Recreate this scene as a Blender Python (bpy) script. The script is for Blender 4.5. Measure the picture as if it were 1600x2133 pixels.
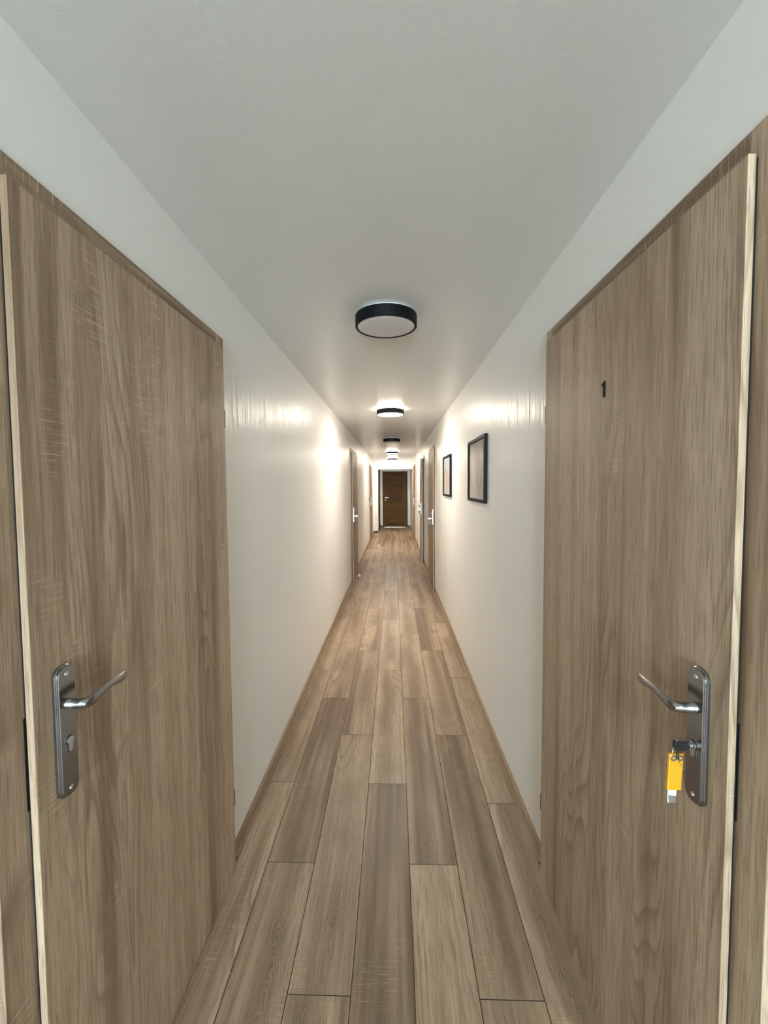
import bpy, bmesh, math, random
from mathutils import Matrix, Vector
random.seed(7)
scene = bpy.context.scene
col = scene.collection
for o in list(bpy.data.objects):
    bpy.data.objects.remove(o, do_unlink=True)

# ------------------------------------------------------------------ camera
EYE = 1.5285
cd = bpy.data.cameras.new('camera')
cam = bpy.data.objects.new('camera', cd)
col.objects.link(cam)
right = Vector((0.999538, 0.029487, -0.00742))
fwd = Vector((-0.02981, 0.998402, -0.048013))
up = Vector((0.005993, 0.048212, 0.998819))
m = Matrix((right, up, -fwd)).transposed().to_4x4()
m.translation = Vector((0, 0, EYE))
cam.matrix_world = m
cd.sensor_fit = 'HORIZONTAL'
cd.sensor_width = 36
cd.lens = 852.55 / 1600 * 36
cd.shift_x = 4.85 / 1600
cd.shift_y = -15.2 / 1600
cd.clip_start = 0.02
scene.camera = cam

# ------------------------------------------------------------------ light and exposure
DAY = 24.5
LAMP = 27.0
w = bpy.data.worlds.new('overcast_sky')
scene.world = w
w.use_nodes = True
bg = w.node_tree.nodes['Background']
bg.inputs[0].default_value = (0.78, 0.95, 1.02, 1)
bg.inputs[1].default_value = DAY
scene.view_settings.view_transform = 'Standard'
scene.view_settings.look = 'None'
scene.view_settings.exposure = 2.43
scene.view_settings.gamma = 1.0
scene.view_settings.use_curve_mapping = False
scene.cycles.max_bounces = 14
scene.cycles.diffuse_bounces = 10
scene.cycles.glossy_bounces = 6
scene.cycles.use_denoising = True
scene.cycles.caustics_reflective = False
scene.cycles.caustics_refractive = False
scene.cycles.sample_clamp_indirect = 6
# window portal: tells the renderer where daylight enters the landing behind the camera
WX0, WX1, WZ0, WZ1, WY = -0.92, 0.50, 0.25, 2.10, -6.0
pl = bpy.data.lights.new('window_portal', 'AREA')
pl.shape = 'RECTANGLE'
pl.size = WX1 - WX0
pl.size_y = WZ1 - WZ0
pl.cycles.is_portal = True
po = bpy.data.objects.new('window_portal', pl)
po.location = ((WX0 + WX1) / 2, WY - 0.14, (WZ0 + WZ1) / 2)
po.rotation_euler = (math.radians(90), 0, 0)      # emits towards +Y
col.objects.link(po)


# ------------------------------------------------------------------ helpers
def mesh_from(name, verts, faces, mat, parent=None, smooth=False, loc=None):
    me = bpy.data.meshes.new(name)
    me.from_pydata([tuple(v) for v in verts], [], faces)
    me.update()
    if mat:
        me.materials.append(mat)
    if smooth:
        for p in me.polygons:
            p.use_smooth = True
    o = bpy.data.objects.new(name, me)
    col.objects.link(o)
    if loc:
        o.location = loc
    if parent:
        o.parent = parent
    return o


def from_bm(name, bm, mat, parent=None, smooth=False, loc=None):
    bmesh.ops.recalc_face_normals(bm, faces=bm.faces)
    me = bpy.data.meshes.new(name)
    bm.to_mesh(me)
    bm.free()
    for mm in (mat if isinstance(mat, (list, tuple)) else [mat]):
        me.materials.append(mm)
    if smooth:
        for p in me.polygons:
            p.use_smooth = True
    o = bpy.data.objects.new(name, me)
    col.objects.link(o)
    if loc:
        o.location = loc
    if parent:
        o.parent = parent
    return o


def box_bm(bm, x0, x1, y0, y1, z0, z1, bev=0.0):
    x0, x1 = sorted((x0, x1)); y0, y1 = sorted((y0, y1)); z0, z1 = sorted((z0, z1))
    r = bmesh.ops.create_cube(bm, size=1)
    for v in r['verts']:
        v.co = Vector(((x0 + x1) / 2 + v.co.x * (x1 - x0), (y0 + y1) / 2 + v.co.y * (y1 - y0), (z0 + z1) / 2 + v.co.z * (z1 - z0)))
    if bev > 0:
        es = set()
        for v in r['verts']:
            es.update(v.link_edges)
        bmesh.ops.bevel(bm, geom=list(es), offset=bev, segments=2, affect='EDGES', profile=0.5)


def boxes(name, lst, mat, parent=None, bev=0.0, loc=None):
    bm = bmesh.new()
    for b in lst:
        if loc:
            b = (b[0] - loc[0], b[1] - loc[0], b[2] - loc[1], b[3] - loc[1], b[4] - loc[2], b[5] - loc[2])
        box_bm(bm, *b, bev=bev)
    return from_bm(name, bm, mat, parent, loc=loc)


def lathe(name, prof, mat, parent=None, loc=(0, 0, 0), seg=64, axis='Z', smooth=True):
    verts, faces = [], []
    n = len(prof)
    for i in range(seg):
        a = 2 * math.pi * i / seg
        for r, z in prof:
            p = (r * math.cos(a), r * math.sin(a), z)
            if axis == 'X':
                p = (p[2], p[0], p[1])
            elif axis == 'Y':
                p = (p[1], p[2], p[0])
            verts.append(p)
    for i in range(seg):
        j = (i + 1) % seg
        for k in range(n - 1):
            faces.append((i * n + k, j * n + k, j * n + k + 1, i * n + k + 1))
    bm = bmesh.new()
    vs = [bm.verts.new(v) for v in verts]
    for f in faces:
        try:
            bm.faces.new([vs[i] for i in f])
        except ValueError:
            pass
    bmesh.ops.remove_doubles(bm, verts=bm.verts, dist=1e-5)
    o = from_bm(name, bm, mat, parent, smooth=smooth, loc=loc)
    if smooth:
        o.data.set_sharp_from_angle(angle=math.radians(40))
    return o


def thing(name, label=None, cat=None, group=None, kind=None, loc=(0, 0, 0)):
    o = bpy.data.objects.new(name, None)
    o.empty_display_size = 0.05
    o.location = loc
    col.objects.link(o)
    return tag(o, label, cat, group, kind)


def tag(o, label=None, cat=None, group=None, kind=None):
    if label: o['label'] = label
    if cat: o['category'] = cat
    if group: o['group'] = group
    if kind: o['kind'] = kind
    return o


# ------------------------------------------------------------------ materials
class NT:
    def __init__(self, name):
        self.m = bpy.data.materials.new(name)
        self.m.use_nodes = True
        self.t = self.m.node_tree
        self.b = self.t.nodes['Principled BSDF']

    def n(self, kind, **kw):
        nd = self.t.nodes.new(kind)
        for k, v in kw.items():
            setattr(nd, k, v)
        return nd

    def link(self, a, b):
        self.t.links.new(a, b)

    def math(self, op, a, b=None, c=None):
        nd = self.n('ShaderNodeMath', operation=op)
        for i, v in enumerate((a, b, c)):
            if v is None: continue
            if isinstance(v, (int, float)): nd.inputs[i].default_value = v
            else: self.link(v, nd.inputs[i])
        return nd.outputs[0]

    def mix(self, fac, a, b, mode='MIX'):
        nd = self.n('ShaderNodeMix', data_type='RGBA', blend_type=mode)
        for i, v in ((0, fac), (6, a), (7, b)):
            if isinstance(v, (int, float)): nd.inputs[i].default_value = v
            elif isinstance(v, tuple): nd.inputs[i].default_value = (*v, 1) if len(v) == 3 else v
            else: self.link(v, nd.inputs[i])
        return nd.outputs[2]

    def ramp(self, fac, stops, interp='LINEAR'):
        nd = self.n('ShaderNodeValToRGB')
        cr = nd.color_ramp
        cr.interpolation = interp
        while len(cr.elements) < len(stops):
            cr.elements.new(0.5)
        for e, (pos, c) in zip(cr.elements, stops):
            e.position = pos
            e.color = (c, c, c, 1) if isinstance(c, (int, float)) else (*c, 1)
        self.link(fac, nd.inputs[0])
        return nd.outputs[0]

    def noise(self, vec, scale, detail=2.0, rough=0.5, dist=0.0):
        nd = self.n('ShaderNodeTexNoise')
        nd.inputs['Scale'].default_value = scale
        nd.inputs['Detail'].default_value = detail
        nd.inputs['Roughness'].default_value = rough
        nd.inputs['Distortion'].default_value = dist
        self.link(vec, nd.inputs['Vector'])
        return nd.outputs[0]

    def scale(self, vec, s):
        nd = self.n('ShaderNodeMapping')
        nd.inputs['Scale'].default_value = s
        self.link(vec, nd.inputs['Vector'])
        return nd.outputs[0]


def plain(name, c, rough=0.5, metal=0.0, **kw):
    q = NT(name)
    q.b.inputs['Base Color'].default_value = (*c, 1)
    q.b.inputs['Roughness'].default_value = rough
    q.b.inputs['Metallic'].default_value = metal
    for k, v in kw.items():
        q.b.inputs[k].default_value = v
    return q.m


def wood(name, axis, light, mid, dark, rough=0.42, band=9.0, cath=7.0, var=0.10, bump=0.12, fixed=None, saw=1.0, heart=0.0, spec=0.4):
    """Printed oak decor: long streaks, nested cathedral contours, fine pores and pale saw marks, grain along one axis."""
    q = NT(name)
    tc = q.n('ShaderNodeTexCoord')
    oi = q.n('ShaderNodeObjectInfo')
    sep = q.n('ShaderNodeSeparateXYZ')
    q.link(tc.outputs['Object'], sep.inputs[0])
    x, y, z = sep.outputs
    g = {'X': x, 'Y': y, 'Z': z}[axis]
    others = [v for k, v in (('X', x), ('Y', y), ('Z', z)) if k != axis]
    rnd = oi.outputs['Random'] if fixed is None else fixed
    off = q.math('MULTIPLY', rnd, 37.0) if fixed is None else fixed * 37.0
    comb = q.n('ShaderNodeCombineXYZ')
    a = q.math('ADD', others[0], off)
    b_ = q.math('ADD', others[1], off)
    q.link(a, comb.inputs[0]); q.link(b_, comb.inputs[1])
    gg = q.math('ADD', g, off)
    q.link(gg, comb.inputs[2])
    v = comb.outputs[0]                       # x,y across the grain, z along it
    # wander of the grain
    wob = q.noise(q.scale(v, (2.0, 2.0, 0.9)), 1.6, 2)
    # broad boards / bands
    bands = q.noise(q.scale(v, (1, 1, 0.035)), band, 3, 0.62)
    # cathedral contours: contour lines of a stretched field
    fld = q.noise(q.scale(v, (1, 1, 0.13)), cath, 1.5, 0.45, 0.35)
    cont = q.math('FRACT', q.math('MULTIPLY', fld, 17.0))
    cont = q.ramp(cont, [(0.0, 0.15), (0.30, 0.75), (0.85, 1.0), (1.0, 0.15)])
    patch = q.ramp(q.noise(q.scale(v, (1, 1, 0.10)), cath * 0.8, 2), [(0.46, 0.0), (0.62, 1.0)])
    streak = q.noise(q.scale(v, (1, 1, 0.018)), 75.0, 4, 0.7)
    pores = q.noise(q.scale(v, (1, 1, 0.035)), 330.0, 2, 0.6)
    base = q.ramp(bands, [(0.33, dark), (0.46, mid), (0.60, light)])
    base = q.mix(q.math('MULTIPLY', q.math('SUBTRACT', 1.0, q.ramp(streak, [(0.30, 0.0), (0.62, 1.0)])), 0.36), base, dark)
    base = q.mix(q.math('MULTIPLY', q.math('MULTIPLY', q.math('SUBTRACT', 1.0, cont), patch), 0.75), base, dark)
    if heart > 0:                              # darker heart with nested flame figure running down the middle of a board
        wig = q.math('MULTIPLY', q.math('SUBTRACT', q.noise(q.scale(v, (0.0, 0.0, 1.0)), 1.7, 2), 0.5), 0.13)
        side_ = q.math('MULTIPLY', q.math('SUBTRACT', q.math('FRACT', q.math('MULTIPLY', rnd, 7.31)), 0.5), 0.05)
        fine_ = q.math('MULTIPLY', q.math('SUBTRACT', q.noise(q.scale(v, (1, 1, 0.2)), 60.0, 2), 0.5), 0.008)
        hx = q.math('ABSOLUTE', q.math('ADD', q.math('ADD', others[0], wig), q.math('ADD', side_, fine_)))
        sgn = q.math('SUBTRACT', q.math('MULTIPLY', q.math('GREATER_THAN', q.math('FRACT', q.math('MULTIPLY', rnd, 3.17)), 0.5), 2.0), 1.0)
        bend = q.math('MULTIPLY', q.math('POWER', hx, 1.35), 17.0)
        jig = q.math('MULTIPLY', q.noise(q.scale(v, (1, 1, 0.5)), 16.0, 3, 0.6), 0.16)
        slow = q.math('MULTIPLY', q.noise(q.scale(v, (0.4, 0.4, 1)), 2.2, 1), 0.35)
        ph = q.math('ADD', q.math('ADD', q.math('MULTIPLY', g, sgn), bend), q.math('ADD', jig, slow))
        flame = q.ramp(q.math('FRACT', q.math('MULTIPLY', ph, 27.0)), [(0.0, 0.95), (0.22, 0.35), (0.75, 0.0), (0.93, 0.25), (1.0, 0.95)])
        hm = q.ramp(hx, [(0.0, 1.0), (0.026, 0.85), (0.055, 0.0)])
        hn = q.ramp(q.noise(q.scale(v, (0.3, 0.3, 0.8)), 2.6, 1), [(0.36, 0.12), (0.56, 1.0)])
        wide = q.ramp(hx, [(0.0, 1.0), (0.040, 0.45), (0.085, 0.0)])
        base = q.mix(q.math('MULTIPLY', q.math('MULTIPLY', wide, hn), heart * 0.52), base, dark)
        base = q.mix(q.math('MULTIPLY', q.math('MULTIPLY', q.math('MULTIPLY', hm, hn), flame), heart), base, tuple(c * 0.75 for c in dark))
    base = q.mix(q.math('MULTIPLY', q.math('SUBTRACT', 1.0, q.ramp(pores, [(0.36, 0.0), (0.50, 1.0)])), 0.55), base, dark)
    # pale saw marks across the grain, in patches
    sm = q.noise(q.scale(v, (0.05, 0.05, 1.0)), 260.0, 1, 0.5)
    sp = q.ramp(q.noise(q.scale(v, (1, 1, 0.45)), 6.0, 2, 0.6), [(0.59, 0.0), (0.70, 1.0)])
    smf = q.math('MULTIPLY', q.math('MULTIPLY', q.ramp(sm, [(0.56, 0.0), (0.66, 1.0)]), sp), 0.40 * saw)
    pale = tuple(min(1, c * 1.28) for c in light)
    base = q.mix(smf, base, pale)
    # board to board variation
    if fixed is None:
        vv = q.math('MULTIPLY_ADD', oi.outputs['Random'], 2 * var, 1 - var)
        hsv = q.n('ShaderNodeHueSaturation')
        q.link(base, hsv.inputs['Color']); q.link(vv, hsv.inputs['Value'])
        base = hsv.outputs[0]
    q.link(base, q.b.inputs['Base Color'])
    q.b.inputs['Specular IOR Level'].default_value = spec
    rr = q.math('MULTIPLY_ADD', pores, 0.18, rough - 0.09)
    q.link(rr, q.b.inputs['Roughness'])
    bp = q.n('ShaderNodeBump')
    bp.inputs['Strength'].default_value = bump
    bp.inputs['Distance'].default_value = 0.002
    hgt = q.math('ADD', pores, q.math('MULTIPLY', streak, 0.8))
    q.link(hgt, bp.inputs['Height'])
    q.link(bp.outputs[0], q.b.inputs['Normal'])
    return q.m


def paint(name, c, rough, axis, strength, spec=0.5, streak=0.5):
    """Satin paint with a fine roller texture and slow brush waviness."""
    q = NT(name)
    tc = q.n('ShaderNodeTexCoord')
    v = tc.outputs['Object']
    fine = q.noise(v, 260.0, 2, 0.6)
    sc = (1, 1, 0.07) if axis == 'Z' else (1, 0.07, 1)
    long_ = q.noise(q.scale(v, sc), 22.0, 3, 0.6)
    amp = q.ramp(q.noise(q.scale(v, (1, 1, 0.5)), 0.9, 1), [(0.35, 0.35), (0.65, 1.0)])
    # fine stipple in the paint body, long roller waves only in its satin skin
    b1 = q.n('ShaderNodeBump')
    b1.inputs['Strength'].default_value = 0.35
    b1.inputs['Distance'].default_value = 0.0005
    q.link(fine, b1.inputs['Height'])
    q.link(b1.outputs[0], q.b.inputs['Normal'])
    bp = q.n('ShaderNodeBump')
    bp.inputs['Strength'].default_value = strength
    bp.inputs['Distance'].default_value = 0.010
    q.link(q.math('ADD', q.math('MULTIPLY', q.math('MULTIPLY', long_, amp), streak), q.math('MULTIPLY', fine, 0.02)), bp.inputs['Height'])
    q.link(bp.outputs[0], q.b.inputs['Coat Normal'])
    q.b.inputs['Coat Weight'].default_value = spec
    q.b.inputs['Coat Roughness'].default_value = rough
    q.b.inputs['Coat IOR'].default_value = 1.5
    q.b.inputs['Base Color'].default_value = (*c, 1)
    q.b.inputs['Roughness'].default_value = 0.7
    q.b.inputs['Specular IOR Level'].default_value = 0.15
    return q.m


M = {}
M['wall'] = paint('wall_paint', (0.85, 0.845, 0.83), 0.30, 'Z', 1.0, spec=0.60, streak=1.0)
M['landing'] = paint('bounce_damping_paint', (0.26, 0.26, 0.25), 0.4, 'Z', 1.0, spec=0.1)  # dark grey picked so the unseen landing bounces less daylight into the corridor
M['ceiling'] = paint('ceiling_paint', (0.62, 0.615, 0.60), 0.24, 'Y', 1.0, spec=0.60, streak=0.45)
DL, DM, DD = (0.55, 0.420, 0.305), (0.43, 0.315, 0.220), (0.185, 0.118, 0.073)
M['leaf'] = wood('oak_door_laminate', 'Z', DL, DM, DD, rough=0.48, var=0.04, spec=0.3)
M['post'] = wood('oak_frame_laminate', 'Z', DL, DM, DD, rough=0.48, band=14, var=0.05)
M['head'] = wood('oak_frame_head_laminate', 'Y', DL, DM, DD, rough=0.48, band=14, var=0.05)
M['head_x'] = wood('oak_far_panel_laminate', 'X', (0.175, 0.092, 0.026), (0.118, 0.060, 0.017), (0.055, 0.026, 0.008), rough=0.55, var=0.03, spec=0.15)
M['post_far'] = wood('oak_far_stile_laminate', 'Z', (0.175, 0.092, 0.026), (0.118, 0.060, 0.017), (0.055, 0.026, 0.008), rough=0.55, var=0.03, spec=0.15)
M['plank'] = wood('oak_floor_laminate', 'Y', (0.550, 0.415, 0.295), (0.440, 0.322, 0.222), (0.190, 0.127, 0.084), rough=0.40, spec=0.28, band=8, cath=6.0, var=0.09, heart=0.95, bump=0.10)
M['joint'] = plain('plank_joint', (0.12, 0.082, 0.055), 0.7)
M['base'] = wood('oak_baseboard_laminate', 'Y', (0.44, 0.33, 0.225), (0.36, 0.26, 0.17), (0.24, 0.165, 0.105), rough=0.42, band=20, var=0.03)
M['black'] = plain('black_lamp_metal', (0.004, 0.004, 0.0045), 0.55, **{'Specular IOR Level': 0.15})
M['white_plastic'] = plain('white_lamp_plastic', (0.72, 0.72, 0.70), 0.4)
M['diffuser_off'] = plain('unlit_diffuser', (0.56, 0.54, 0.55), 0.45)
M['frame_black'] = plain('black_picture_frame', (0.008, 0.0075, 0.007), 0.55, **{'Specular IOR Level': 0.12})
M['rubber'] = plain('black_door_seal', (0.012, 0.011, 0.010), 0.7, **{'Specular IOR Level': 0.15})
M['dark_gap'] = plain('dark_lock_recess', (0.01, 0.01, 0.01), 0.7)
M['ink'] = plain('black_number', (0.004, 0.004, 0.004), 0.6, **{'Specular IOR Level': 0.1})
M['dark_plastic'] = plain('black_plastic', (0.015, 0.013, 0.012), 0.35)
M['window_frame'] = plain('white_window_frame', (0.8, 0.8, 0.8), 0.4)
M['chrome'] = plain('chrome', (0.75, 0.76, 0.78), 0.12, 1.0)
M['bright_steel'] = plain('bright_steel', (0.72, 0.74, 0.76), 0.22, 1.0)


def brushed():
    q = NT('satin_nickel')
    tc = q.n('ShaderNodeTexCoord')
    nn = q.noise(q.scale(tc.outputs['Object'], (1, 1, 0.03)), 900.0, 2)
    q.link(q.math('MULTIPLY_ADD', nn, 0.04, 0.20), q.b.inputs['Roughness'])
    q.b.inputs['Base Color'].default_value = (0.33, 0.335, 0.35, 1)
    q.b.inputs['Metallic'].default_value = 1.0
    return q.m


M['nickel'] = brushed()
M['tag_yellow'] = plain('yellow_tag_plastic', (0.74, 0.33, 0.010), 0.22, **{'Coat Weight': 0.5, 'Coat Roughness': 0.08})
M['label_paper'] = plain('yellow_tag_insert', (0.76, 0.35, 0.014), 0.4)


def clear_plastic():
    q = NT('clear_plastic')
    out = q.t.nodes['Material Output']
    tr = q.n('ShaderNodeBsdfTransparent'); tr.inputs[0].default_value = (0.80, 0.84, 0.86, 1)
    gl = q.n('ShaderNodeBsdfGlossy'); gl.inputs['Roughness'].default_value = 0.12
    mx = q.n('ShaderNodeMixShader'); mx.inputs[0].default_value = 0.38
    q.link(tr.outputs[0], mx.inputs[1]); q.link(gl.outputs[0], mx.inputs[2]); q.link(mx.outputs[0], out.inputs[0])
    return q.m


def glass(name, tint, rough):
    q = NT(name)
    out = q.t.nodes['Material Output']
    tr = q.n('ShaderNodeBsdfTransparent'); tr.inputs[0].default_value = (*tint, 1)
    gl = q.n('ShaderNodeBsdfGlossy'); gl.inputs['Roughness'].default_value = rough
    fr = q.n('ShaderNodeFresnel'); fr.inputs[0].default_value = 1.5
    mx = q.n('ShaderNodeMixShader')
    ge = q.n('ShaderNodeNewGeometry')
    q.link(q.math('MULTIPLY', fr.outputs[0], q.math('SUBTRACT', 1.0, ge.outputs['Backfacing'])), mx.inputs[0])
    q.link(tr.outputs[0], mx.inputs[1]); q.link(gl.outputs[0], mx.inputs[2]); q.link(mx.outputs[0], out.inputs[0])
    return q.m


M['clear'] = clear_plastic()
M['pane'] = glass('window_glass', (0.95, 0.97, 0.97), 0.0)
M['picture_glass'] = glass('picture_glass', (0.97, 0.97, 0.97), 0.10)


def emit(name, c, s):
    q = NT(name)
    q.b.inputs['Base Color'].default_value = (0.8, 0.8, 0.8, 1)
    q.b.inputs['Emission Color'].default_value = (*c, 1)
    q.b.inputs['Emission Strength'].default_value = s
    return q.m


LC = (1.0, 0.89, 0.74)
M['diffuser_on'] = emit('lit_diffuser', LC, LAMP)
M['ring_on'] = emit('lit_side_ring', LC, LAMP * 1.3)


def art(name, kind):
    q = NT(name)
    tc = q.n('ShaderNodeTexCoord')
    sep = q.n('ShaderNodeSeparateXYZ')
    q.link(tc.outputs['Generated'], sep.inputs[0])
    v = tc.outputs['Object']
    if kind == 0:     # muted mauve-grey haze
        n1 = q.noise(q.scale(v, (1, 2.2, 0.7)), 6.0, 5, 0.65)
        c = q.ramp(n1, [(0.36, (0.22, 0.185, 0.17)), (0.5, (0.35, 0.31, 0.30)), (0.64, (0.55, 0.51, 0.51))])
        c = q.mix(q.ramp(sep.outputs[2], [(0.0, 0.55), (0.22, 0.0)]), c, (0.60, 0.58, 0.60))
        c = q.mix(q.ramp(sep.outputs[2], [(0.72, 0.0), (1.0, 0.45)]), c, (0.26, 0.22, 0.20))
    else:             # pale blue sky, ochre bloom, blush and white
        n1 = q.noise(v, 7.0, 3)
        zz = q.math('ADD', sep.outputs[2], q.math('MULTIPLY', q.math('SUBTRACT', n1, 0.5), 0.25))
        c = q.ramp(zz, [(0.0, (0.52, 0.50, 0.50)), (0.30, (0.38, 0.25, 0.18)), (0.55, (0.38, 0.29, 0.23)), (0.72, (0.27, 0.32, 0.44)), (1.0, (0.13, 0.20, 0.40))])
        yy = q.math('ABSOLUTE', q.math('SUBTRACT', sep.outputs[1], 0.74))
        zb = q.math('ABSOLUTE', q.math('SUBTRACT', sep.outputs[2], 0.66))
        blob = q.ramp(q.math('ADD', q.math('MULTIPLY', yy, 1.6), q.math('MULTIPLY', zb, 2.2)), [(0.12, 1.0), (0.42, 0.0)])
        c = q.mix(q.math('MULTIPLY', blob, 0.75), c, (0.36, 0.22, 0.035))
        c = q.mix(q.math('MULTIPLY', q.ramp(yy, [(0.02, 1.0), (0.16, 0.0)]), q.ramp(sep.outputs[2], [(0.45, 0.8), (0.6, 0.0)])), c, (0.74, 0.70, 0.64))
    q.link(c, q.b.inputs['Base Color'])
    q.b.inputs['Roughness'].default_value = 0.55
    return q.m


# ------------------------------------------------------------------ room shell
XL, XR, ZC = -0.669, 0.594, 2.3385
YE = 13.10                     # face of the end wall with the opening
YV = 14.80                     # face of the vestibule's back wall
VX = -0.505                    # vestibule's left wall
T = 0.012                      # casing thickness on the wall
DOORS = {}                     # openings: side -> list of (y0, y1)
LEAF_W, LEAF_TOP = 0.86, 2.048
doors_left = [0.685, 6.36, 11.30]
doors_right = [0.690, 5.87, 8.03, 11.45]


def opening(y):
    return (y + 0.004, y + LEAF_W - 0.004)


def wall_run(name, side, y0, y1, openings, deep=()):
    """Front layer with door openings, closed by a back layer so no daylight leaks in from outside."""
    x = XL if side < 0 else XR
    xo = x + side * 0.05
    top = 2.05
    lst, yy = [], y0
    for a, b in openings:
        lst.append((x, xo, yy, a, -0.01, ZC + 0.02))
        lst.append((x, xo, a, b, top, ZC + 0.02))
        yy = b
    lst.append((x, xo, yy, y1, -0.01, ZC + 0.02))
    yy = y0
    for a, b in deep:
        lst.append((xo, xo + side * 0.05, yy, a, -0.01, ZC + 0.02))
        lst.append((xo, xo + side * 0.05, a, b, top, ZC + 0.02))
        r = xo + side * 1.2                   # dark room behind the ajar door
        lst.append((r, r + side * 0.05, a - 0.5, b + 0.5, -0.01, ZC + 0.02))
        lst.append((xo, r, a - 0.55, a - 0.5, -0.01, ZC + 0.02))
        lst.append((xo, r, b + 0.5, b + 0.55, -0.01, ZC + 0.02))
        lst.append((xo, r, a - 0.5, b + 0.5, ZC - 0.1, ZC + 0.02))
        lst.append((xo, r, a - 0.5, b + 0.5, -0.06, -0.01))
        yy = b
    lst.append((xo, xo + side * 0.05, yy, y1, -0.01, ZC + 0.02))
    o = boxes(name, lst, M['wall'])
    return tag(o, kind='structure')


YL0 = -1.0                     # the left wall ends here and the landing opens to the left
wl_ = wall_run('wall_left', -1, YL0, YE, [opening(y) for y in doors_left])
wr_ = wall_run('wall_right', 1, WY, YV + 0.1, [opening(y) for y in doors_right], deep=[opening(doors_right[2])])
tag(wl_, 'long white satin wall on the left of the corridor', 'wall')
tag(wr_, 'long white satin wall on the right with two pictures', 'wall')
# unseen landing behind the camera, walls kept dark to damp bounced daylight
LX = -2.4
tag(boxes('wall_landing', [(LX, XL - 0.1, YL0, YL0 + 0.1, -0.01, ZC + 0.02), (LX - 0.1, LX, WY - 0.2, YL0 + 0.1, -0.01, ZC + 0.02)], M['landing']),
    'unseen landing walls behind the viewpoint, greyed to damp bounced daylight', 'wall', kind='structure')
tag(boxes('wall_back', [(LX, WX0, WY - 0.2, WY, -0.01, ZC + 0.02), (WX1, XR + 0.1, WY - 0.2, WY, -0.01, ZC + 0.02),
                        (WX0, WX1, WY - 0.2, WY, -0.01, WZ0), (WX0, WX1, WY - 0.2, WY, WZ1, ZC + 0.02)], M['landing']),
    'unseen landing wall with the window, greyed to damp bounced daylight', 'wall', kind='structure')
tag(boxes('wall_end', [(XL - 0.1, VX, YE, YE + 0.12, -0.01, ZC + 0.02), (VX, XR, YE, YE + 0.12, 2.03, ZC + 0.02)], M['wall']),
    'white end wall with the opening to the dim vestibule', 'wall', kind='structure')
tag(boxes('wall_vestibule', [(VX - 0.1, VX, YE + 0.12, YV, -0.01, ZC + 0.02), (VX - 0.1, XR, YV, YV + 0.1, -0.01, ZC + 0.02)], M['wall']),
    'shaded vestibule walls around the far dark door', 'wall', kind='structure')
tag(boxes('ceiling', [(LX - 0.1, XR + 0.1, WY - 0.2, YV + 0.1, ZC, ZC + 0.12)], M['ceiling']),
    'smooth satin ceiling above the corridor', 'ceiling', kind='structure')

# window behind the camera
wn = tag(thing('window_1', loc=((WX0 + WX1) / 2, WY - 0.1, WZ0)), 'white framed landing window behind the viewpoint', 'window', kind='structure')


def local(b, o):
    l = o.location
    return (b[0] - l.x, b[1] - l.x, b[2] - l.y, b[3] - l.y, b[4] - l.z, b[5] - l.z)


yw0, yw1 = WY - 0.13, WY - 0.07
boxes('window_frame', [local(b, wn) for b in ((WX0, WX0 + 0.06, yw0, yw1, WZ0, WZ1), (WX1 - 0.06, WX1, yw0, yw1, WZ0, WZ1),
      (WX0, WX1, yw0, yw1, WZ0, WZ0 + 0.06), (WX0, WX1, yw0, yw1, WZ1 - 0.06, WZ1),
      ((WX0 + WX1) / 2 - 0.04, (WX0 + WX1) / 2 + 0.04, yw0, yw1, WZ0, WZ1))], M['window_frame'], wn)
for a, b in ((WX0 + 0.06, (WX0 + WX1) / 2 - 0.04), ((WX0 + WX1) / 2 + 0.04, WX1 - 0.06)):
    boxes('window_pane', [local((a, b, WY - 0.102, WY - 0.098, WZ0 + 0.06, WZ1 - 0.06), wn)], M['pane'], wn)
boxes('window_sill', [local((WX0 - 0.04, WX1 + 0.04, WY - 0.07, WY + 0.06, WZ0 - 0.03, WZ0), wn)], M['window_frame'], wn, bev=0.004)

# floor: dark bed and single planks
PW, PL, SEAM3 = 0.192, 1.285, -0.138
fl = boxes('floor', [(LX - 0.1, XR + 0.05, WY - 0.2, YV + 0.05, -0.06, -0.0095)], M['joint'])
tag(fl, 'greyish oak laminate plank floor running down the corridor', 'floor', kind='structure')
starts = {0: 2.029, 1: 1.5796, 2: 1.1506, 3: 2.0245, 4: 1.5823, 5: 1.1524, 6: 1.9049}
plank_cache = {}


def plank_mesh(x0, x1, length):
    key = (round(x0, 4), round(x1, 4), round(length, 4))
    if key in plank_cache:
        return plank_cache[key]
    g, e = 0.0006, 0.0008
    a, b, l = x0 + g, x1 - g, length / 2 - g
    zt, zb = 0.0, -0.0095
    vs = [(a, -l, zb), (b, -l, zb), (b, l, zb), (a, l, zb),
          (a, -l, zt - 0.0012), (b, -l, zt - 0.0012), (b, l, zt - 0.0012), (a, l, zt - 0.0012),
          (a + e, -l + e, zt), (b - e, -l + e, zt), (b - e, l - e, zt), (a + e, l - e, zt)]
    fs = [(0, 1, 5, 4), (1, 2, 6, 5), (2, 3, 7, 6), (3, 0, 4, 7),
          (4, 5, 9, 8), (5, 6, 10, 9), (6, 7, 11, 10), (7, 4, 8, 11), (8, 9, 10, 11)]
    me = bpy.data.meshes.new('plank')
    me.from_pydata(vs, [], fs)
    me.materials.append(M['joint'])
    me.materials.append(M['plank'])
    for i, p in enumerate(me.polygons):
        p.material_index = 0 if i < 8 else 1
    plank_cache[key] = me
    return me


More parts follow.
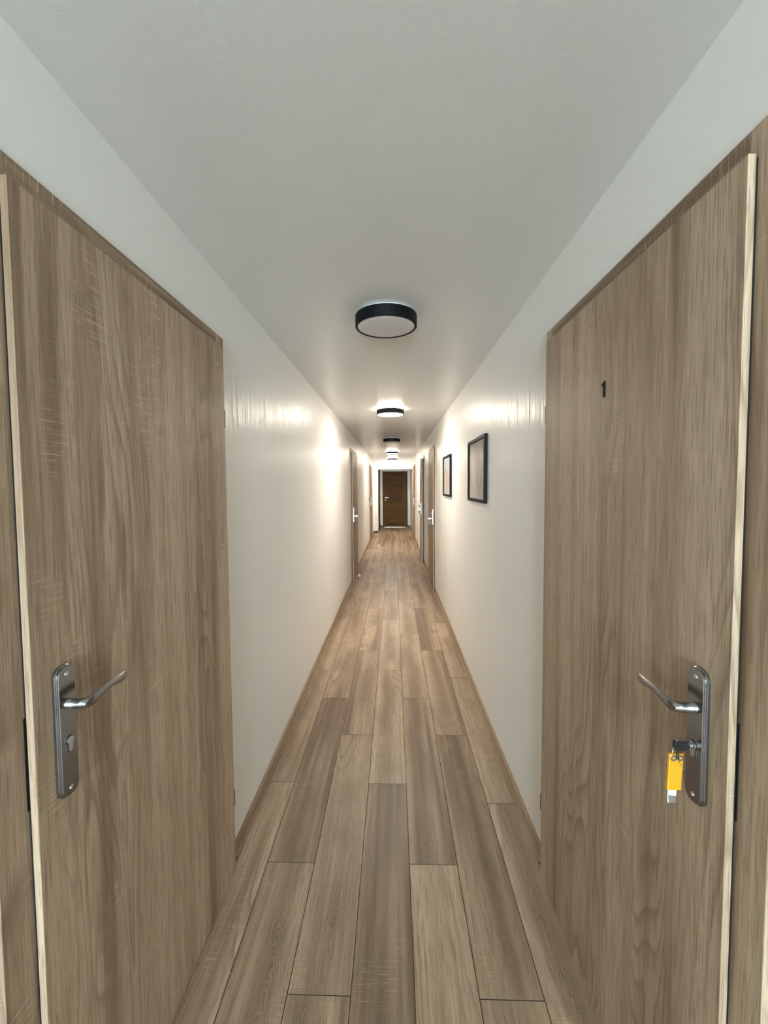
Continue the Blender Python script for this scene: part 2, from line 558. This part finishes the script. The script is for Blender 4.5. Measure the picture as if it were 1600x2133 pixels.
for c in range(0, 7):
    xc0 = SEAM3 + (c - 3) * PW
    cx = xc0 + PW / 2
    x0, x1 = max(xc0, XL), min(xc0 + PW, XR)
    j = starts[c]
    k = -1
    while True:
        ya = j + (k - 1) * PL
        yb_ = ya + PL
        k += 1
        if ya > YV: break
        if yb_ < -0.3: continue
        ya2, yb2 = max(ya, -0.3), min(yb_, YV)
        if yb2 - ya2 < 0.02: continue
        o = bpy.data.objects.new('plank', plank_mesh(x0 - cx, x1 - cx, yb2 - ya2))
        o.location = (cx, (ya2 + yb2) / 2, 0)
        o.parent = fl
        col.objects.link(o)
# landing floor out of view
boxes('landing_boards', [(LX, XL, WY, YL0, -0.0095, 0), (XL, XR, YL0, -0.302, -0.0095, 0), (XL, XR, WY, YL0, -0.0095, 0)], M['plank'], fl)


# baseboards
def baseboard(name, side, y0, y1, label):
    x = XL if side < 0 else XR
    s = -side
    prof = [(0, 0), (0.019, 0), (0.019, 0.006), (0.0165, 0.010), (0.0135, 0.012), (0.0125, 0.040), (0.010, 0.049), (0.004, 0.055), (0, 0.055)]
    verts, faces = [], []
    L = (y1 - y0) / 2
    for yy in (-L, L):
        for d, h in prof:
            verts.append((s * d, yy, h))
    n = len(prof)
    for i in range(n):
        k2 = (i + 1) % n
        faces.append((i, k2, n + k2, n + i))
    faces.append(tuple(range(n)))
    faces.append(tuple(range(2 * n - 1, n - 1, -1)))
    bm = bmesh.new()
    vs = [bm.verts.new(v) for v in verts]
    for f in faces:
        bm.faces.new([vs[i] for i in f])
    o = from_bm(name, bm, M['base'], loc=(x, (y0 + y1) / 2, 0))
    return tag(o, label, 'baseboard', kind='structure')


CN, CF = 0.058, 0.045            # casing shows this far before / after the leaf
bl = [(doors_left[i] + LEAF_W + CF, (doors_left[i + 1] - CN) if i < 2 else YE) for i in range(3)]
lab_l = ['oak baseboard along the left wall from the near left door', 'oak baseboard on left wall beyond the numbered left door', 'short oak baseboard at the far end of the left wall']
for (a, b), l in zip(bl, lab_l):
    baseboard('baseboard_left', -1, a, b, l)
br = [(doors_right[i] + LEAF_W + CF, (doors_right[i + 1] - CN) if i < 3 else YV) for i in range(4)]
lab_r = ['oak baseboard along the right wall below the two pictures', 'oak baseboard on right wall between its second and third doors',
         'oak baseboard on right wall between its third and last doors', 'short oak baseboard at the far end of the right wall']
for (a, b), l in zip(br, lab_r):
    baseboard('baseboard_right', 1, a, b, l)
tag(boxes('baseboard_end', [(XL + 0.019, VX, YE - 0.014, YE, 0.0, 0.055)], M['head_x']), 'small baseboard under the white stub of the end wall', 'baseboard', kind='structure')
tag(boxes('baseboard_vestibule', [(VX, -0.415, YV - 0.014, YV, 0.0, 0.07), (0.497, XR - 0.02, YV - 0.014, YV, 0.0, 0.07)], plain('grey_baseboard', (0.10, 0.095, 0.08), 0.5)),
    'dark baseboards either side of the far dark door', 'baseboard', kind='structure')


# ------------------------------------------------------------------ doors
def rounded_plate(w_, h_, r, t, chamfer):
    """Plate in the YZ plane growing along +X, rounded ends, stepped rim."""
    def outline(dw):
        pts = []
        ww, hh, rr = w_ / 2 - dw, h_ / 2 - dw, max(r - dw, 0.001)
        for cx_, cy_, a0 in ((ww - rr, hh - rr, 0), (-ww + rr, hh - rr, 90), (-ww + rr, -hh + rr, 180), (ww - rr, -hh + rr, 270)):
            for k in range(9):
                a = math.radians(a0 + k * 90 / 8)
                pts.append((cx_ + rr * math.cos(a), cy_ + rr * math.sin(a)))
        return pts
    rings = [(0, 0.0), (0, t * 0.45), (0.0012, t * 0.55), (0.0030, t * 0.58), (0.0034, t * 0.9), (0.0034 + chamfer, t)]
    verts, faces = [], []
    for dw, xx in rings:
        for y, z in outline(dw):
            verts.append((xx, y, z))
    n = 36
    for k in range(len(rings) - 1):
        for i in range(n):
            j = (i + 1) % n
            faces.append((k * n + i, k * n + j, (k + 1) * n + j, (k + 1) * n + i))
    faces.append(tuple((len(rings) - 1) * n + i for i in range(n)))
    return verts, faces


def lever_mesh(s):
    """Wave lever: s=+1 grows towards +X (left doors), the lever itself runs along +Y."""
    bm = bmesh.new()
    # neck
    prof = [(0.0115, 0.0), (0.0115, 0.006), (0.0092, 0.008), (0.0092, 0.054)]
    path = [  # centre (x out of the plate, y, z), half thickness (normal to the blade), half height
        (0.000, 0.000, 0.000, 0.0102, 0.0102), (0.004, 0.000, 0.000, 0.0102, 0.0102), (0.005, 0.000, 0.000, 0.0090, 0.0090),
        (0.024, 0.000, 0.000, 0.0090, 0.0090), (0.0335, 0.002, 0.000, 0.0080, 0.0098), (0.0375, 0.009, 0.000, 0.0052, 0.0106), (0.0385, 0.020, 0.001, 0.0042, 0.0100),
        (0.0385, 0.036, 0.0035, 0.0036, 0.0088), (0.0375, 0.056, 0.0055, 0.0032, 0.0074), (0.036, 0.078, 0.0040, 0.0030, 0.0072),
        (0.034, 0.100, 0.0005, 0.0028, 0.0090), (0.0315, 0.117, -0.0015, 0.0025, 0.0100), (0.0295, 0.128, -0.0020, 0.0018, 0.0078), (0.0285, 0.133, -0.002, 0.0007, 0.0030)]
    N = 16
    rings = []
    for i, (px, py, pz, ht, hh) in enumerate(path):
        a = path[max(i - 1, 0)]; b = path[min(i + 1, len(path) - 1)]
        d = Vector((b[0] - a[0], b[1] - a[1], b[2] - a[2])).normalized()
        upv = Vector((0, 0, 1)); upv = (upv - d * upv.dot(d)).normalized()
        nv = d.cross(upv)
        ring = []
        for k in range(N):
            an = 2 * math.pi * k / N
            v = Vector((px, py, pz)) + nv * ht * math.cos(an) + upv * hh * math.sin(an)
            ring.append(bm.verts.new((s * v.x, v.y, v.z)))
        rings.append(ring)
    for i in range(len(rings) - 1):
        for k in range(N):
            bm.faces.new((rings[i][k], rings[i][(k + 1) % N], rings[i + 1][(k + 1) % N], rings[i + 1][k]))
    bm.faces.new(rings[0]); bm.faces.new(rings[-1])
    return bm


def digit_one(name, parent, x, y, z, s):
    """Bold figure 1 as a flat cut-out; s=-1 for the right wall (reads with +Y to the left)."""
    pts = [(0.0075, 0.0), (0.0075, 0.037), (0.0065, 0.041), (0.003, 0.042), (-0.0105, 0.0345), (-0.0105, 0.0305), (-0.008, 0.0295), (-0.0035, 0.032), (-0.0035, 0.0), (-0.002, -0.0015), (0.006, -0.0015)]
    return flat_shape(name, parent, pts, x, y, z, s)


def flat_shape(name, parent, pts, x, y, z, s, t=0.0012, mat=None):
    bm = bmesh.new()
    f = [bm.verts.new((x, y + s * p, z + q)) for p, q in pts]
    b = [bm.verts.new((x + s * t, y + s * p, z + q)) for p, q in pts]
    bm.faces.new(f); bm.faces.new(list(reversed(b)))
    n = len(pts)
    for i in range(n):
        j = (i + 1) % n
        bm.faces.new((f[i], f[j], b[j], b[i]))
    return from_bm(name, bm, mat or M['ink'], parent)


def stroke_digit(name, parent, x, y, z, s, strokes):
    bm = bmesh.new()
    for (a, b, c, d) in strokes:
        y0, y1 = sorted((y + s * a, y + s * c)); z0, z1 = sorted((z + b, z + d))
        box_bm(bm, x, x + s * 0.0012, y0, y1, z0, z1)
    return from_bm(name, bm, M['ink'], parent)


SEG = {'2': [(-0.012, 0.036, 0.012, 0.042), (0.006, 0.021, 0.012, 0.042), (-0.012, 0.018, 0.012, 0.024), (-0.012, 0.0, -0.006, 0.021), (-0.012, 0.0, 0.012, 0.006)],
       '3': [(-0.012, 0.036, 0.012, 0.042), (0.006, 0.0, 0.012, 0.042), (-0.008, 0.018, 0.012, 0.024), (-0.012, 0.0, 0.012, 0.006)]}
shared = {}


def lock_set(parent, side, xf, yn, detail=True):
    """Handle plate with lever, lock cylinder and screws on a leaf face; returns the plate."""
    s = -side                                           # outwards, into the corridor
    yp = yn + 0.064
    key = ('plate', side)
    if key not in shared:
        v, f = rounded_plate(0.046, 0.258, 0.0205, 0.0105, 0.0008)
        o = mesh_from('handle_plate', [(s * a, b, c) for a, b, c in v], f, M['nickel'])
        bm = bmesh.new(); bm.from_mesh(o.data); bmesh.ops.recalc_face_normals(bm, faces=bm.faces); bm.to_mesh(o.data); bm.free()
        shared[key] = o.data
    else:
        o = bpy.data.objects.new('handle_plate', shared[key]); col.objects.link(o)
    o.parent = parent
    o.location = (xf, yp, 1.060)
    key = ('lever', side)
    if key not in shared:
        lv = from_bm('lever', lever_mesh(s), M['nickel'], smooth=True)
        lv.data.set_sharp_from_angle(angle=math.radians(50))
        shared[key] = lv.data
    else:
        lv = bpy.data.objects.new('lever', shared[key]); col.objects.link(lv)
    lv.parent = o
    lv.location = (s * 0.0100, 0.0, 0.054)
    if detail:
        # profile cylinder: round barrel with a narrow tail, dark slot round it
        pts, ptd = [], []
        for k in range(17):
            a = math.radians(-50 + k * 280 / 16)
            pts.append((0.0078 * math.cos(a), 0.0078 * math.sin(a)))
            ptd.append((0.0096 * math.cos(a), 0.0096 * math.sin(a)))
        pts += [(-0.0042, -0.020), (0, -0.0222), (0.0042, -0.020)]
        ptd += [(-0.0058, -0.021), (0, -0.0242), (0.0058, -0.021)]
        flat_shape('lock_recess', o, ptd, s * 0.0096, 0.0, -0.018, s, t=0.0012, mat=M['dark_gap'])
        flat_shape('lock_cylinder', o, pts, s * 0.0100, 0.0, -0.018, s, t=0.0034, mat=M['bright_steel'])
        for zz in (0.112, -0.112):
            lathe('screw', [(0.0, 0.0018), (0.0022, 0.0018), (0.0024, 0.0006), (0.0030, 0.0012), (0.0042, 0.0010), (0.0046, 0.0)] if s > 0 else
                  [(0.0, -0.0018), (0.0022, -0.0018), (0.0024, -0.0006), (0.0030, -0.0012), (0.0042, -0.0010), (0.0046, 0.0)],
                  M['bright_steel'], o, loc=(s * 0.0103, 0.0, zz), seg=16, axis='X')
    return o


def door(idx, side, yn, label, ajar=0.0, digit=None, detail=True):
    """Rebated laminate door in a laminate frame. Latch side nearest the viewpoint, hinges on the far side."""
    s = -side
    xw = XL if side < 0 else XR
    xf = xw + s * 0.030                       # face of the leaf
    root = thing('door_%d' % idx, label, 'door', kind='structure', loc=(xw, yn + LEAF_W / 2, 0))
    yf = yn + LEAF_W
    oy = yn + LEAF_W / 2

    def L(b):
        return (b[0] - xw, b[1] - xw, b[2] - oy, b[3] - oy, b[4], b[5])
    zt = LEAF_TOP
    # frame posts and head: casing on the wall plus reveal in the opening
    boxes('frame_post', [L((xw, xw + s * T, yn - CN, yn + 0.018, 0, 2.097)), L((xw - s * 0.050, xw + s * 0.004, yn + 0.0045, yn + 0.018, 0, zt - 0.004))], M['post'], root, bev=0.0012)
    boxes('frame_post', [L((xw, xw + s * T, yf - 0.018, yf + CF, 0, 2.097)), L((xw - s * 0.050, xw + s * 0.004, yf - 0.018, yf - 0.0045, 0, zt - 0.004))], M['post'], root, bev=0.0012)
    boxes('frame_head', [L((xw, xw + s * T, yn + 0.018, yf - 0.018, zt - 0.018, 2.097)), L((xw - s * 0.050, xw + s * 0.004, yn + 0.018, yf - 0.018, zt - 0.018, zt - 0.0045))], M['head'], root, bev=0.0012)
    boxes('door_seal', [L((xw + s * T, xw + s * 0.0166, yn + 0.003, yn + 0.011, 0.006, zt - 0.004)), L((xw + s * T, xw + s * 0.0166, yn + 0.011, yf - 0.006, zt - 0.012, zt - 0.004))], M['rubber'], root)
    if detail:
        boxes('strike_plate', [L((xw + s * T, xw + s * (T + 0.0012), yn - 0.0015, yn + 0.003, 0.950, 1.120))], M['dark_plastic'], root, bev=0.0004)
    # leaf: overlapping front lip and the core inside the frame
    lip = (xf - s * 0.0130, xf, 0, -LEAF_W, 0.004, zt)
    core = (xf - s * 0.040, xf - s * 0.0130, -0.0200, -LEAF_W + 0.0200, 0.004, zt - 0.020)
    hinge = Vector((xf - xw, yf - oy, 0))
    bm = bmesh.new()
    box_bm(bm, lip[0] - xf, lip[1] - xf, lip[2], lip[3], lip[4], lip[5], bev=0.0012)
    box_bm(bm, core[0] - xf, core[1] - xf, core[2], core[3], core[4], core[5])
    leaf = from_bm('door_leaf', bm, M['leaf'], root, loc=hinge)
    leaf.rotation_euler.z = -side * ajar
    lock_set(leaf, side, 0.0, -LEAF_W, detail)
    if digit == '1':
        digit_one('door_number', leaf, s * 0.0006, 1.125 - yf, 1.760, side * -1 if side < 0 else -1)
    elif digit:
        stroke_digit('door_number', leaf, s * 0.0006, -0.43, 1.760, s, SEG[digit])
    for zz in (0.290, 1.783):
        lathe('hinge', [(0, -0.033), (0.0055, -0.033), (0.0065, -0.031), (0.0065, -0.0008), (0.0058, 0.0), (0.0065, 0.0008), (0.0065, 0.031), (0.0055, 0.033), (0, 0.033)],
              M['nickel'], root, loc=(xf - xw - s * 0.0065, yf - oy + 0.0072, zz), seg=16)
    return root, leaf, xf


door(1, -1, doors_left[0], 'near left oak door with keyless lock and no number')
door(2, 1, doors_right[0], 'near right oak door with number 1 and a key in its lock', digit='1')
door(3, -1, doors_left[1], 'oak door halfway along the left wall', digit='2', detail=False)
door(4, 1, doors_right[1], 'oak door on the right wall just beyond the two pictures', digit='3', detail=False)
door(5, 1, doors_right[2], 'slightly ajar oak door on the right wall, third along', ajar=0.035, detail=False)
door(6, -1, doors_left[2], 'last oak door on the left wall beside the end wall', detail=False)
door(7, 1, doors_right[3], 'last oak door on the right wall beside the end wall', detail=False)

# far door at the back of the vestibule, horizontal grain between upright stiles
d8 = thing('door_8', 'dark horizontal grained door facing down the corridor at its far end', 'door', kind='structure', loc=(0.045, YV, 0))
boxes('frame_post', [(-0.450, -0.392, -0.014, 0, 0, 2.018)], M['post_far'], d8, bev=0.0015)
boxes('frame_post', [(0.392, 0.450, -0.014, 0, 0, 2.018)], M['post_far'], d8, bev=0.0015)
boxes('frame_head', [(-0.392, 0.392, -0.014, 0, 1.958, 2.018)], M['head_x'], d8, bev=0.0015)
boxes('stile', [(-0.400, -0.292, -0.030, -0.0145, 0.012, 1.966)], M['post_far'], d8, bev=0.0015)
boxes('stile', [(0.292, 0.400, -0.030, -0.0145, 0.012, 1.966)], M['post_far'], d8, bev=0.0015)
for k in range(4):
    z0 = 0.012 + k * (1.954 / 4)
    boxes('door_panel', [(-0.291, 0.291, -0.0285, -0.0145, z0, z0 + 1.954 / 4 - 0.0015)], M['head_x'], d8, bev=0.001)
boxes('threshold', [(-0.392, 0.392, -0.045, 0.0, 0.0, 0.010)], M['bright_steel'], d8, bev=0.002)
for zz, nm in ((1.075, 'handle_rosette'), (0.985, 'lock_rosette')):
    r_ = lathe(nm, [(0, -0.010), (0.022, -0.010), (0.026, -0.007), (0.026, 0)], M['chrome'], d8, loc=(-0.345, -0.030, zz), seg=24, axis='Y')
    if nm == 'handle_rosette':
        bm = bmesh.new()
        box_bm(bm, -0.008, 0.008, -0.05, -0.008, -0.008, 0.008, bev=0.003)
        box_bm(bm, -0.008, 0.120, -0.058, -0.046, -0.009, 0.009, bev=0.003)
        from_bm('lever', bm, M['nickel'], r_)
# door in the vestibule's left wall
d9 = thing('door_9', 'shaded oak door in the left side of the vestibule', 'door', kind='structure', loc=(VX, 13.85, 0))
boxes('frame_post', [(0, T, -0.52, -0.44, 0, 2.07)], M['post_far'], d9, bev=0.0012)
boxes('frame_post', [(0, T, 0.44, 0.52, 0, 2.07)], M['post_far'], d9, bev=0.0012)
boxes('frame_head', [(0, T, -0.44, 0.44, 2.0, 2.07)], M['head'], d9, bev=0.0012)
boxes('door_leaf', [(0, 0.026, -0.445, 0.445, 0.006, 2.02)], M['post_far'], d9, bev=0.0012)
lathe('door_knob', [(0, 0.05), (0.014, 0.05), (0.022, 0.042), (0.022, 0.032), (0.010, 0.024), (0.010, 0.006), (0.026, 0.004), (0.026, 0)], M['nickel'], d9, loc=(0.026, -0.36, 1.05), seg=20, axis='X')


# ------------------------------------------------------------------ ceiling lamps
def lamp(y, lit, label):
    R = 0.1455
    t = thing('ceiling_lamp', label, 'ceiling lamp', 'round lamps along the corridor ceiling', loc=(-0.032, y, ZC))
    lathe('base_plate', [(0.0, 0.0), (0.120, 0.0), (0.120, -0.004), (0.0, -0.004)], M['white_plastic'], t, seg=64)
    lathe('side_ring', [(0.126, -0.002), (0.131, -0.002), (0.137, -0.0120), (0.130, -0.0120), (0.126, -0.002)], M['ring_on'] if lit else M['white_plastic'], t, seg=64)
    lathe('black_band', [(R - 0.013, -0.012), (R - 0.002, -0.012), (R, -0.014), (R, -0.062), (R - 0.002, -0.064), (R - 0.0095, -0.064), (R - 0.011, -0.062), (R - 0.013, -0.012)], M['black'], t, seg=72)
    lathe('diffuser', [(R - 0.0125, -0.058), (R - 0.0115, -0.0615), (R - 0.022, -0.064), (R - 0.06, -0.0652), (0.0, -0.0656)], M['diffuser_on'] if lit else M['diffuser_off'], t, seg=72)
    return t


lamp(1.98, False, 'nearest ceiling lamp, unlit grey disc with black band')
lamp(4.41, True, 'first lit ceiling lamp, second from the viewpoint')
lamp(7.16, False, 'unlit small ceiling lamp seen as a dark band between lit ones')
lamp(9.90, True, 'lit ceiling lamp behind the small unlit one')
lamp(12.40, True, 'farthest lit ceiling lamp near the end wall')


# ------------------------------------------------------------------ pictures
def picture(y0, y1, z0, z1, k, label):
    t = thing('framed_picture', label, 'picture', 'framed pictures on the right wall', loc=(XR, (y0 + y1) / 2, z0))
    hw, h = (y1 - y0) / 2, z1 - z0
    fw, fd = 0.022, 0.022
    for nm, b in (('frame_rail', (-fd, -0.001, -hw, hw, 0, fw)), ('frame_rail', (-fd, -0.001, -hw, hw, h - fw, h)),
                  ('frame_stile', (-fd, -0.001, -hw, -hw + fw, fw, h - fw)), ('frame_stile', (-fd, -0.001, hw - fw, hw, fw, h - fw))):
        boxes(nm, [b], M['frame_black'], t, bev=0.0015)
    boxes('print', [(-0.010, -0.002, -hw + fw, hw - fw, fw, h - fw)], art('print_%d' % k, k), t)
    boxes('picture_glass', [(-0.0140, -0.0120, -hw + fw, hw - fw, fw, h - fw)], M['picture_glass'], t)


picture(2.615, 3.20, 1.405, 1.850, 0, 'nearer black framed picture with a muted brownish grey print')
picture(4.205, 4.82, 1.400, 1.842, 1, 'farther black framed picture with a pale blue and ochre print')

# ------------------------------------------------------------------ keys
XFR = XR - 0.030
ks = thing('key_ring', 'bunch of keys with a yellow plastic tag hanging in the near right lock', 'keys', loc=(XFR - 0.0145, doors_right[0] + 0.064, 1.042))


def ring_mesh(name, R, r, mat, parent, loc, rot):
    bm = bmesh.new()
    N, K = 40, 8
    rings = []
    for i in range(N):
        a = 2 * math.pi * i / N
        rings.append([bm.verts.new(((R + r * math.cos(2 * math.pi * k / K)) * math.cos(a), (R + r * math.cos(2 * math.pi * k / K)) * math.sin(a), r * math.sin(2 * math.pi * k / K))) for k in range(K)])
    for i in range(N):
        for k in range(K):
            bm.faces.new((rings[i][k], rings[(i + 1) % N][k], rings[(i + 1) % N][(k + 1) % K], rings[i][(k + 1) % K]))
    o = from_bm(name, bm, mat, parent, smooth=True, loc=loc)
    o.rotation_euler = rot
    return o


# key: blade in the lock, collar and ribbed black head outside (its flat side faces down the landing)
boxes('key_blade', [(-0.004, 0.010, -0.0011, 0.0011, -0.0040, 0.0040)], M['bright_steel'], ks)
lathe('key_collar', [(0, -0.0075), (0.0045, -0.0075), (0.0064, -0.0065), (0.0064, -0.0035), (0.0050, -0.0025), (0.0050, 0.0)], M['bright_steel'], ks, seg=20, axis='X')
bm = bmesh.new()
hp = []
for k in range(28):
    a = 2 * math.pi * k / 28
    c_, s_ = math.cos(a), math.sin(a)
    hp.append((-0.0185 + 0.0145 * math.copysign(abs(c_) ** 0.55, c_), 0.0108 * math.copysign(abs(s_) ** 0.62, s_)))
f1 = [bm.verts.new((p, -0.0024, q_)) for p, q_ in hp]
f2 = [bm.verts.new((p, 0.0024, q_)) for p, q_ in hp]
bm.faces.new(f1); bm.faces.new(f2)
for i in range(28):
    j = (i + 1) % 28
    bm.faces.new((f1[i], f1[j], f2[j], f2[i]))
head = from_bm('key_head', bm, M['dark_plastic'], ks)
for zz in (-0.0066, -0.0033, 0.0, 0.0033, 0.0066):
    boxes('rib', [(-0.0300, -0.0075, -0.0032, -0.0020, zz - 0.0009, zz + 0.0009)], M['dark_plastic'], head, bev=0.0004)
boxes('key_trim', [(-0.0300, -0.0100, -0.0026, 0.0026, 0.0096, 0.0112)], M['chrome'], ks, bev=0.0006)
ring_mesh('split_ring', 0.0085, 0.0011, M['chrome'], ks, (-0.0285, -0.001, -0.0130), (math.radians(82), 0, math.radians(20)))
# yellow tag
def slab(name, w_, h_, d_, z0, mat, parent, bev, y=0.0, x=0.0):
    bm = bmesh.new()
    box_bm(bm, x - w_ / 2, x + w_ / 2, y - d_ / 2, y + d_ / 2, z0 - h_, z0, bev=bev)
    return from_bm(name, bm, mat, parent, smooth=False)


tag_body = slab('key_tag', 0.0270, 0.070, 0.0065, 0.0, M['tag_yellow'], ks, 0.0016)
tag_body.location = (-0.0310, -0.004, -0.0125)
tag_body.rotation_euler = (math.radians(0), math.radians(2.5), math.radians(4))
slab('tag_insert', 0.0210, 0.046, 0.0006, -0.016, M['label_paper'], tag_body, 0.0, y=-0.0034)
slab('tag_window', 0.0225, 0.048, 0.0008, -0.015, M['pane'], tag_body, 0.0, y=-0.0042)
for xx in (-0.0065, 0.0065):
    lathe('tag_eye', [(0.0022, -0.0006), (0.0058, -0.0006), (0.0064, 0.0), (0.0058, 0.0016), (0.0022, 0.0016), (0.0022, -0.0006)], M['bright_steel'], tag_body, loc=(xx, -0.0042, -0.0072), seg=20, axis='Y')
slab('tag_hook', 0.0040, 0.0150, 0.0030, 0.006, M['dark_plastic'], tag_body, 0.0012, y=-0.0052)
strip = plain('clear_strip_plastic', (0.66, 0.70, 0.71), 0.15, Alpha=0.75)
slab('clear_strip', 0.0170, 0.0130, 0.0012, -0.0695, strip, tag_body, 0.0003, x=-0.002)
fold = slab('strip_fold', 0.0155, 0.0120, 0.0014, 0.0, M['bright_steel'], tag_body, 0.0003)
fold.location = (-0.003, -0.0006, -0.0815)
fold.rotation_euler = (math.radians(-18), math.radians(6), 0)
wire = slab('tag_wire', 0.0012, 0.0230, 0.0012, 0.0, M['bright_steel'], tag_body, 0.0003)
wire.location = (0.0005, -0.0052, -0.0105)
wire.rotation_euler = (0, math.radians(-38), 0)

# dark key tags on the doors farther along
for (x, y, z, label) in ((-0.595, doors_left[1] + 0.066, 0.990, 'small dark key tag in the lock of the left door halfway along'),
                         (0.520, doors_right[1] + 0.066, 0.985, 'small dark key tag in the lock of the second right door'),
                         (0.505, doors_right[2] + 0.066, 0.985, 'small dark key tag in the lock of the ajar right door')):
    s = 1 if x < 0 else -1
    t = thing('key_tag_set', label, 'keys', 'dark key tags hanging in distant locks', loc=(x, y, z))
    boxes('key', [(-s * 0.034, s * 0.004, -0.0012, 0.0012, 0.049, 0.057)], M['bright_steel'], t, bev=0.0003)
    boxes('key_bow', [(-s * 0.004, s * 0.018, -0.0014, 0.0014, 0.042, 0.066)], M['bright_steel'], t, bev=0.001)
    boxes('tag', [(-0.012, 0.012, -0.004, 0.004, -0.025, 0.038)], M['dark_plastic'], t, bev=0.0015)
    ring_mesh('ring', 0.008, 0.001, M['chrome'], t, (s * 0.006, 0, 0.041), (math.radians(90), 0, 0))

# dark switch plates near the end of the left side, and a small white door stop
for (x, y, z, label) in ((XL, 11.12, 1.13, 'small dark switch plate on left wall just before its last door'),):
    t = tag(boxes('light_switch', [(0, 0.010, -0.042, 0.042, -0.042, 0.042)], M['dark_plastic'], bev=0.002), label, 'switch')
    t.location = (x, y, z)
    boxes('rocker', [(0.010, 0.014, -0.026, 0.026, -0.026, 0.026)], M['dark_plastic'], t, bev=0.001)
ds = lathe('door_stop', [(0.0, 0.036), (0.012, 0.036), (0.017, 0.031), (0.0185, 0.020), (0.020, 0.004), (0.024, 0.0), (0.0, 0.0)], M['white_plastic'], loc=(-0.588, 6.80, 0.0), seg=28)
tag(ds, 'small white door stop on the floor beside the left door halfway along', 'door stop')
